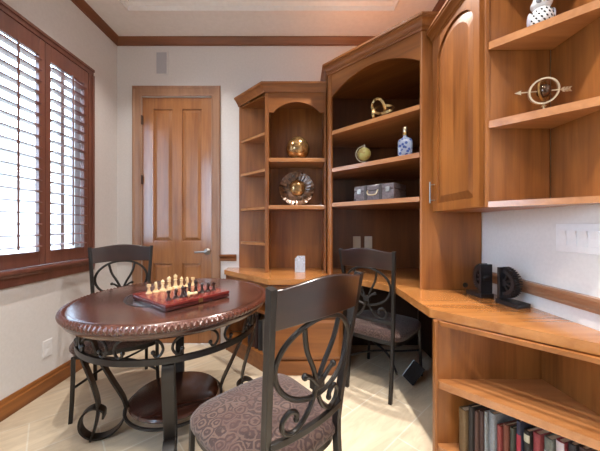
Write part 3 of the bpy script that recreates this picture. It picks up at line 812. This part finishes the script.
q = on_board(2.5, 6.95); solo('chess_pawn', mp_, CREAM, 'cream pawn toppled among the dark chess pieces', 'chess piece', (q[0]+.0, q[1], BT+.0135), radians(95), 'cream chess pieces')
q = on_board(3.0, 5.3); solo('chess_pawn', piece('pawn', .044), EBONY, 'dark pawn standing ahead of the dark chess row', 'chess piece', q, 0, 'dark chess pieces')
q = on_board(2.2, 1.7); solo('chess_pawn', piece('pawn', .036), CREAM, 'cream pawn standing ahead of the cream bishop', 'chess piece', q, 0, 'cream chess pieces')

# ------------------------------------------------------------------ decor
AMB = plain('amber_luster', (.34,.20,.08), .16, .75, .4, .6, 28)
def egg():
    p = []
    for k in range(25):
        t = pi*k/24
        p.append((max(.0001,.092*sin(t)*(1+.10*cos(t))), .094-.094*cos(t)))
    return p
e = thing('glass_egg', 'amber glass egg ornament on the upper bookcase shelf', 'ornament', (-.02, 2.585, 1.7755)); e.scale = (1.2, 1.2, 1.16)
link('egg_body', MB().lathe([(r, z+.008) for r, z in egg()][2:], 40), AMB, e)
link('egg_base', MB().lathe([(0,0),(.052,0),(.055,.006),(.045,.016),(0,.018)], 32), BRASS, e)
SHELL = plain('tortoise_glass', (.10,.045,.020), .22, .35, .5, .85, 30)
s = thing('art_glass_disc', 'round brown ruffled art glass piece standing on the middle bookcase shelf', 'ornament', (-.03, 2.60, 1.3575))
M = Matrix.Rotation(radians(78), 4, 'X')
sm = MB(); loops = []
for i in range(15):
    u = i/14
    lp = []
    for k in range(156):
        a = 2*pi*k/156
        rr = .02 + .142*u + .0016*u*sin(26*a)
        zz = .040*u*u + .0022*u*sin(26*a)
        lp.append(M @ Vector((rr*cos(a), rr*sin(a), zz)))
    loops.append(lp)
loops2 = [[p + (M @ Vector((0,0,-.010))) for p in lp] for lp in reversed(loops)]
sm.loft(loops + loops2, True, True)
sm.move((0,.0,.172)); sm.move((0,0,-min(p[2] for p in sm.v)))
link('bowl', sm, SHELL, s)
link('center_boss', MB().sphere((.004,-.004,.166), .080, 24, 14, None, (1,.55,1)), AMB, s)
BLUEG = plain('frosted_block', (.42,.47,.55), .25, 0, .4, .35, 90)
solo('glass_plaque', MB().prism([(-.045,0),(.045,0),(.045,.145),(-.022,.145),(-.045,.120)], lambda x, z: (x,-.014,z), lambda x, z: (x,.014,z)), BLUEG,
     'small pale blue block plaque with clipped corner on the counter', 'plaque', (.0, 2.47, CZ+.0008), 0, None, .003)

def hut(x, y): # hutch local plan -> world
    return (.503+s2*x+s2*y, 2.075-s2*x+s2*y)
# gold knot
x, y = hut(.05, .11)
kn = thing('gold_knot', 'gold ribbon knot sculpture on the top hutch shelf', 'sculpture', (x, y, 1.9685), radians(-20))
km = MB(); P_ = []
nK = 160
for k in range(nK):
    t = 2*pi*k/nK
    P_.append((.030*(sin(t)+2*sin(2*t)), -.034*sin(3*t), .028*(cos(t)-2*cos(2*t))))
M = Matrix.Rotation(radians(25),4,'Y')
P_ = [M @ Vector(p) for p in P_]
km.sweep(P_, [(-.003,-.0095),(.003,-.0095),(.003,.0095),(-.003,.0095)], (0,1,0), True, False)
km.move((0,0,-min(p[2] for p in km.v)+.0005))
link('ribbon', km, GOLD, kn)
# little globe
x, y = hut(-.085, .09)
gl = thing('desk_globe', 'small yellow green globe with a brass arc on the middle hutch shelf', 'globe', (x, y, 1.6558), radians(-10)); gl.scale = (1.14,)*3
def globem():
    m, nt, b = newmat('globe_map')
    tc = nt.nodes.new('ShaderNodeTexCoord'); n = nt.nodes.new('ShaderNodeTexNoise'); n.inputs['Scale'].default_value = 22; n.inputs['Detail'].default_value = 4
    L(nt, tc.outputs['Object'], n.inputs['Vector']); r = nt.nodes.new('ShaderNodeValToRGB')
    r.color_ramp.elements[0].position = .47; r.color_ramp.elements[1].position = .53
    r.color_ramp.elements[0].color = (.40,.38,.13,1); r.color_ramp.elements[1].color = (.30,.22,.07,1)
    L(nt, n.outputs['Fac'], r.inputs['Fac']); L(nt, r.outputs['Color'], b.inputs['Base Color']); b.inputs['Roughness'].default_value = .3
    return m
link('sphere', MB().sphere((0,0,.075), .046, 28, 16), globem(), gl)
link('arc', MB().sweep([(.056*cos(a), 0, .075+.056*sin(a)) for a in [radians(80+10*k) for k in range(21)]], [(-.005,-.0025),(.005,-.0025),(.005,.0025),(-.005,.0025)], (0,1,0), False, False).tube([(.0,0,.118),(.004,0,.142)], .003, 8), PALEB, gl)
link('base', MB().lathe([(0,0),(.036,0),(.036,.006),(.010,.012),(.008,.020),(0,.020)], 24), PALEB, gl)
# decanter
x, y = hut(.255, .075)
dt = thing('decanter', 'blue and white bottle with a pale stopper on the middle hutch shelf', 'bottle', (x, y, 1.6558), radians(-20))
def bwm():
    m, nt, b = newmat('blue_white_glaze')
    tc = nt.nodes.new('ShaderNodeTexCoord'); n = nt.nodes.new('ShaderNodeTexVoronoi'); n.inputs['Scale'].default_value = 42
    L(nt, tc.outputs['Object'], n.inputs['Vector']); r = nt.nodes.new('ShaderNodeValToRGB')
    r.color_ramp.elements[0].position = .35; r.color_ramp.elements[1].position = .5
    r.color_ramp.elements[0].color = (.03,.06,.22,1); r.color_ramp.elements[1].color = (.26,.30,.40,1)
    L(nt, n.outputs['Distance'], r.inputs['Fac']); L(nt, r.outputs['Color'], b.inputs['Base Color']); b.inputs['Roughness'].default_value = .12; b.inputs['Coat Weight'].default_value = .5
    return m
def rr(hx, hy, z, n=28, ex=.45):
    return [(hx*abs(cos(a))**ex*(1 if cos(a) > 0 else -1), hy*abs(sin(a))**ex*(1 if sin(a) > 0 else -1), z) for a in [2*pi*(k+.5)/n for k in range(n)]]
link('body', MB().loft([rr(.046,.034,0), rr(.049,.037,.006), rr(.049,.037,.105), rr(.043,.031,.120), rr(.020,.018,.134,28,.8), rr(.015,.015,.142,28,1), rr(.015,.015,.165,28,1)], True), bwm(), dt)
link('collar', MB().lathe([(.0,.150),(.019,.150),(.020,.160),(.017,.172),(0,.172)], 20), BRASS, dt)
link('stopper', MB().lathe([(0,.172),(.014,.172),(.016,.180),(.016,.206),(.012,.212),(0,.213)], 20), PALEB, dt)
# suitcase
x, y = hut(.02, .145)
su = thing('vintage_case', 'small grey leather box case with handle on the lowest hutch shelf', 'case', (x, y, 1.3668), radians(-45))
LEA = plain('worn_grey_leather', (.13,.105,.115), .5, 0, .1, .45, 60, .2); LEAD = plain('case_trim', (.05,.04,.04), .5, 0, 0, .2)
w2, dp, hh = .168, .10, .118
link('lower_shell', MB().box(-w2,-dp,0,w2,dp,.074), LEA, su, .006)
link('lid', MB().box(-w2,-dp,.0755,w2,dp,hh), LEA, su, .006)
for sx in (-1, 1):
    link('strap', MB().box(sx*.062-.011,-dp-.005,.004,sx*.062+.011,-dp,hh-.004).box(sx*.062-.011,-dp-.005,hh,sx*.062+.011,dp,hh+.003), LEAD, su, .001)
    link('latch', MB().box(sx*.120-.016,-dp-.007,.056,sx*.120+.016,-dp,.092), NICKEL, su, .002)
    link('corner_cap', MB().box(sx*w2-.020*(sx>0)-.001*(sx<0),-dp-.003,0,sx*w2+.020*(sx<0)+.001*(sx>0),-dp,.022), LEAD, su, .001)
link('handle', MB().sweep(bez([(-.042,-dp-.003,.075),(-.042,-dp-.014,.060),(-.030,-dp-.016,.044),(0,-dp-.016,.040),(.030,-dp-.016,.044),(.042,-dp-.014,.060),(.042,-dp-.003,.075)], 5), [(.006*cos(2*pi*k/8),.006*sin(2*pi*k/8)) for k in range(8)]), PALEB, su)
# outlets on the hutch back
for k, (xx, lab) in enumerate([(-.395,'almond outlet plate inside the hutch above the desk, left one'),(-.315,'almond outlet plate inside the hutch above the desk, right one')]):
    pass
for xx, lab in ((.555,'almond outlet plate at the hutch back above the desk, left of two'),(.668,'almond outlet plate at the hutch back above the desk, right of two')):
    plate('wall_outlet', lab, 'outlet', (xx, YB-.0315, 1.012), 0, .075, .118, 'outlet', None, ALMOND)

# armillary on the right shelf
ar = thing('armillary', 'brass armillary ring with an arrow through it on the right display shelf', 'ornament', (1.045, 1.192, 1.6607), radians(-12)); ar.scale = (.86, .86, .93)
link('base', MB().lathe([(0,0),(.020,0),(.020,.004),(.008,.010),(.005,.014),(.005,.026),(.011,.030),(.005,.036),(.004,.045),(0,.045)], 20), PALEB, ar)
Mr = Matrix.Translation((0,0,.100)) @ Matrix.Rotation(radians(-28),4,'Y') @ Matrix.Rotation(radians(90),4,'X')
ring = lambda R, w, h: MB().lathe([(R-w,-h),(R+w,-h),(R+w,h),(R-w,h),(R-w,-h)], 56, (0,0,0))
link('outer_ring', ring(.060,.004,.005).xf(Matrix.Translation((0,0,.100)) @ Matrix.Rotation(radians(-28),4,'Y') @ Matrix.Rotation(radians(90),4,'X') @ Matrix.Diagonal((1.1,.92,1,1))), PALEB, ar)
link('inner_ring', ring(.046,.003,.004).xf(Mr @ Matrix.Rotation(radians(35),4,'Y') @ Matrix.Rotation(radians(15),4,'X')), BRASS, ar)
link('core_ball', MB().sphere((0,0,.100), .030, 22, 14), plain('smoky_ball', (.10,.06,.04), .1, .8, .3, .6, 60), ar)
arw = MB().tube([(-.112,0,.100),(.112,0,.100)], .0028, 8)
arw.prism([(-.128,.100),(-.098,.110),(-.103,.100),(-.098,.090)], lambda x, z: (x,-.0015,z), lambda x, z: (x,.0015,z))
for dx in (.082,.096,.110):
    arw.prism([(dx-.010,.1005),(dx,.111),(dx+.010,.111),(dx+.001,.1005)], lambda x, z: (x,-.0012,z), lambda x, z: (x,.0012,z))
    arw.prism([(dx-.010,.0995),(dx,.089),(dx+.010,.089),(dx+.001,.0995)], lambda x, z: (x,-.0012,z), lambda x, z: (x,.0012,z))
link('arrow', arw, PALEB, ar)

# owl
ow = thing('owl_figurine', 'white ceramic owl with cut out spots on the highest right display shelf', 'figurine', (1.040, 1.200, 2.0245), radians(-25)); ow.scale = (.86, .86, .84)
body = [(0,0),(.040,0),(.046,.006),(.050,.030),(.051,.050),(.046,.075),(.038,.092),(.030,.100),(0,.104)]
link('body', MB().lathe(body, 36), CERAM, ow)
sp_ = MB()
for i in range(4):
    for k in range(-3, 4):
        a = radians(-90 + k*24 + (12 if i % 2 else 0)); z = .018+.019*i; rr_ = .0505 if i < 3 else .046
        Mx = Matrix.Translation((rr_*cos(a), rr_*sin(a), z)) @ Matrix.Rotation(a,4,'Z') @ Matrix.Rotation(radians(35),4,'X')
        sp_.sphere((0,0,0), 1, 10, 6, Mx.to_3x3(), (.0022,.0038,.0075)) if False else sp_.add(*(lambda s: (s.v, s.f))(MB().sphere((0,0,0), 1, 10, 6, None, (.0022,.0038,.0075)).xf(Mx)))
link('spots', sp_, BLACK, ow)
hd_ = link('head', MB().sphere((0,-.006,.122), .042, 26, 16, None, (1.05,.9,.72)), CERAM, ow)
for s in (-1, 1):
    link('eye', MB().lathe([(0,.003),(.013,.002),(.015,0),(0,0)], 18, (s*.017,-.040,.126), Matrix.Rotation(radians(90),4,'X')).sphere((s*.017,-.043,.126), .0055, 10, 6), BLACK if False else plain('owl_eye', (.20,.20,.22), .2), hd_)
    link('ear', MB().lathe([(.010,0),(.006,.012),(.0005,.024)], 10, (s*.026,-.006,.143)), CERAM, hd_)
    link('wing', MB().sphere((s*.047,.0,.055), .030, 18, 10, None, (.30,.85,1.25)), plain('owl_wing', (.50,.54,.66), .3), ow)
link('beak', MB().lathe([(.006,0),(.003,-.008),(.0004,-.013)], 8, (0,-.046,.120)), PALEB, hd_)

# gear bookends
def bookend(label, loc, rotz):
    t = thing('gear_bookend', label, 'bookend', loc, rotz, 'black gear bookends')
    link('base', MB().box(-.014,-.040,0,.112,.040,.024), BLACK, t, .002)
    link('plate', MB().box(-.007,-.036,.024,.007,.036,.192), BLACK, t, .002)
    cz, R, rt_ = .112, .066, .084
    poly = []; nT = 20
    for k in range(-nT//2, nT//2):
        for (f, r) in ((.0,R),(.18,R),(.26,rt_),(.62,rt_),(.70,R)):
            a = pi*(k+f)/nT*1.0
            poly.append((r*cos(a), r*sin(a)))
    outer = [(x+.006, z+cz) for x, z in poly if x >= 0]
    inner = [(.006+.050*cos(a), cz+.050*sin(a)) for a in [pi/2 - pi*k/24 for k in range(25)]]
    link('gear_rim', MB().xz(outer + [(.006,cz+R)] + inner, -.018, .018), BLACK, t, .001)
    sp = MB()
    for a in (-58,-20,20,58):
        M = Matrix.Translation((.006,0,cz)) @ Matrix.Rotation(radians(-a),4,'Y')
        sp.box(.0,-.014,-.005,.056,.014,.005,M)
    sp.lathe([(0,-.018),(.020,-.018),(.020,.018),(0,.018)], 20, (.008,0,cz), Matrix.Rotation(radians(90),4,'X'))
    link('spokes', sp, BLACK, t, .001)
    return t
be = bookend('black half gear bookend nearer the hutch, flat plate to its right', (1.065, 1.595, CZ+.0005), radians(94))
dup(be, (1.093, 1.490, CZ+.0005), radians(-80), 'black half gear bookend with teeth towards the right wall, nearer the camera')

# something flat leaning under the desk
bgd = plain('dark_board', (.012,.010,.011), .7, 0, 0, .2, spec=.2)
lb = thing('leaning_board', 'thin dark board tilted on one corner under the corner desk', 'board', (.80, 2.065, 0), radians(-40))
link('board', MB().box(-.046,-.006,0,.046,.006,.15).xf(Matrix.Translation((0,0,.0)) @ Matrix.Rotation(radians(-22),4,'X') @ Matrix.Rotation(radians(28),4,'Y')), bgd, lb, .003)
zmin = min((lb.children[0].matrix_local @ v.co).z for v in lb.children[0].data.vertices)
lb.location.z = -zmin+.001
link('edge_strip', MB().box(-.0485,-.007,0,-.0462,.007,.15).xf(Matrix.Rotation(radians(-22),4,'X') @ Matrix.Rotation(radians(28),4,'Y')), NICKEL, lb)

# ------------------------------------------------------------------ light
def downlight(x, y, z, power, label, size=.08, col=(1,.935,.86), spot=None):
    t = thing('ceiling_downlight', label, 'ceiling light', (x, y, z), 0, 'recessed ceiling lights')
    link('trim_ring', MB().lathe([(.062,-.004),(.090,-.004),(.094,0),(.062,0),(.062,-.004)], 36), CEIL, t)
    link('lens', MB().lathe([(0,-.002),(.061,-.002),(.061,0),(0,0)], 36), emit('lamp_lens', col, 6), t)
    l = bpy.data.lights.new('downlight_lamp', 'AREA'); l.shape = 'DISK'; l.size = size; l.energy = power; l.color = col
    o = bpy.data.objects.new('downlight_lamp', l); COL.objects.link(o); o.location = (x, y, z-.012) 
    l.spread = radians(108)
downlight(.42, 2.04, tz, 20, 'recessed ceiling light over the corner desk')
downlight(.42, .98, tz, 18, 'recessed ceiling light over the right counter')
downlight(-1.08, 2.04, tz, 10, 'recessed ceiling light over the far chair')
downlight(-1.08, .98, tz, 6, 'recessed ceiling light in front of the window')
downlight(.42, -.08, tz, 22, 'recessed ceiling light above the camera on the right')
downlight(-1.08, -.08, tz, 5, 'recessed ceiling light above the camera on the left')

wld = bpy.data.worlds.new('sky'); scene.world = wld; wld.use_nodes = True
nt = wld.node_tree; bg = nt.nodes['Background']
bg.inputs['Color'].default_value = (.56,.76,1.0,1); bg.inputs['Strength'].default_value = 11.5

scene.view_settings.view_transform = 'Standard'; scene.view_settings.look = 'None'
scene.view_settings.gamma = 1; scene.view_settings.use_curve_mapping = False
scene.view_settings.exposure = 0.3
scene.cycles.use_denoising = True
scene.cycles.max_bounces = 8; scene.cycles.diffuse_bounces = 5; scene.cycles.sample_clamp_indirect = 6
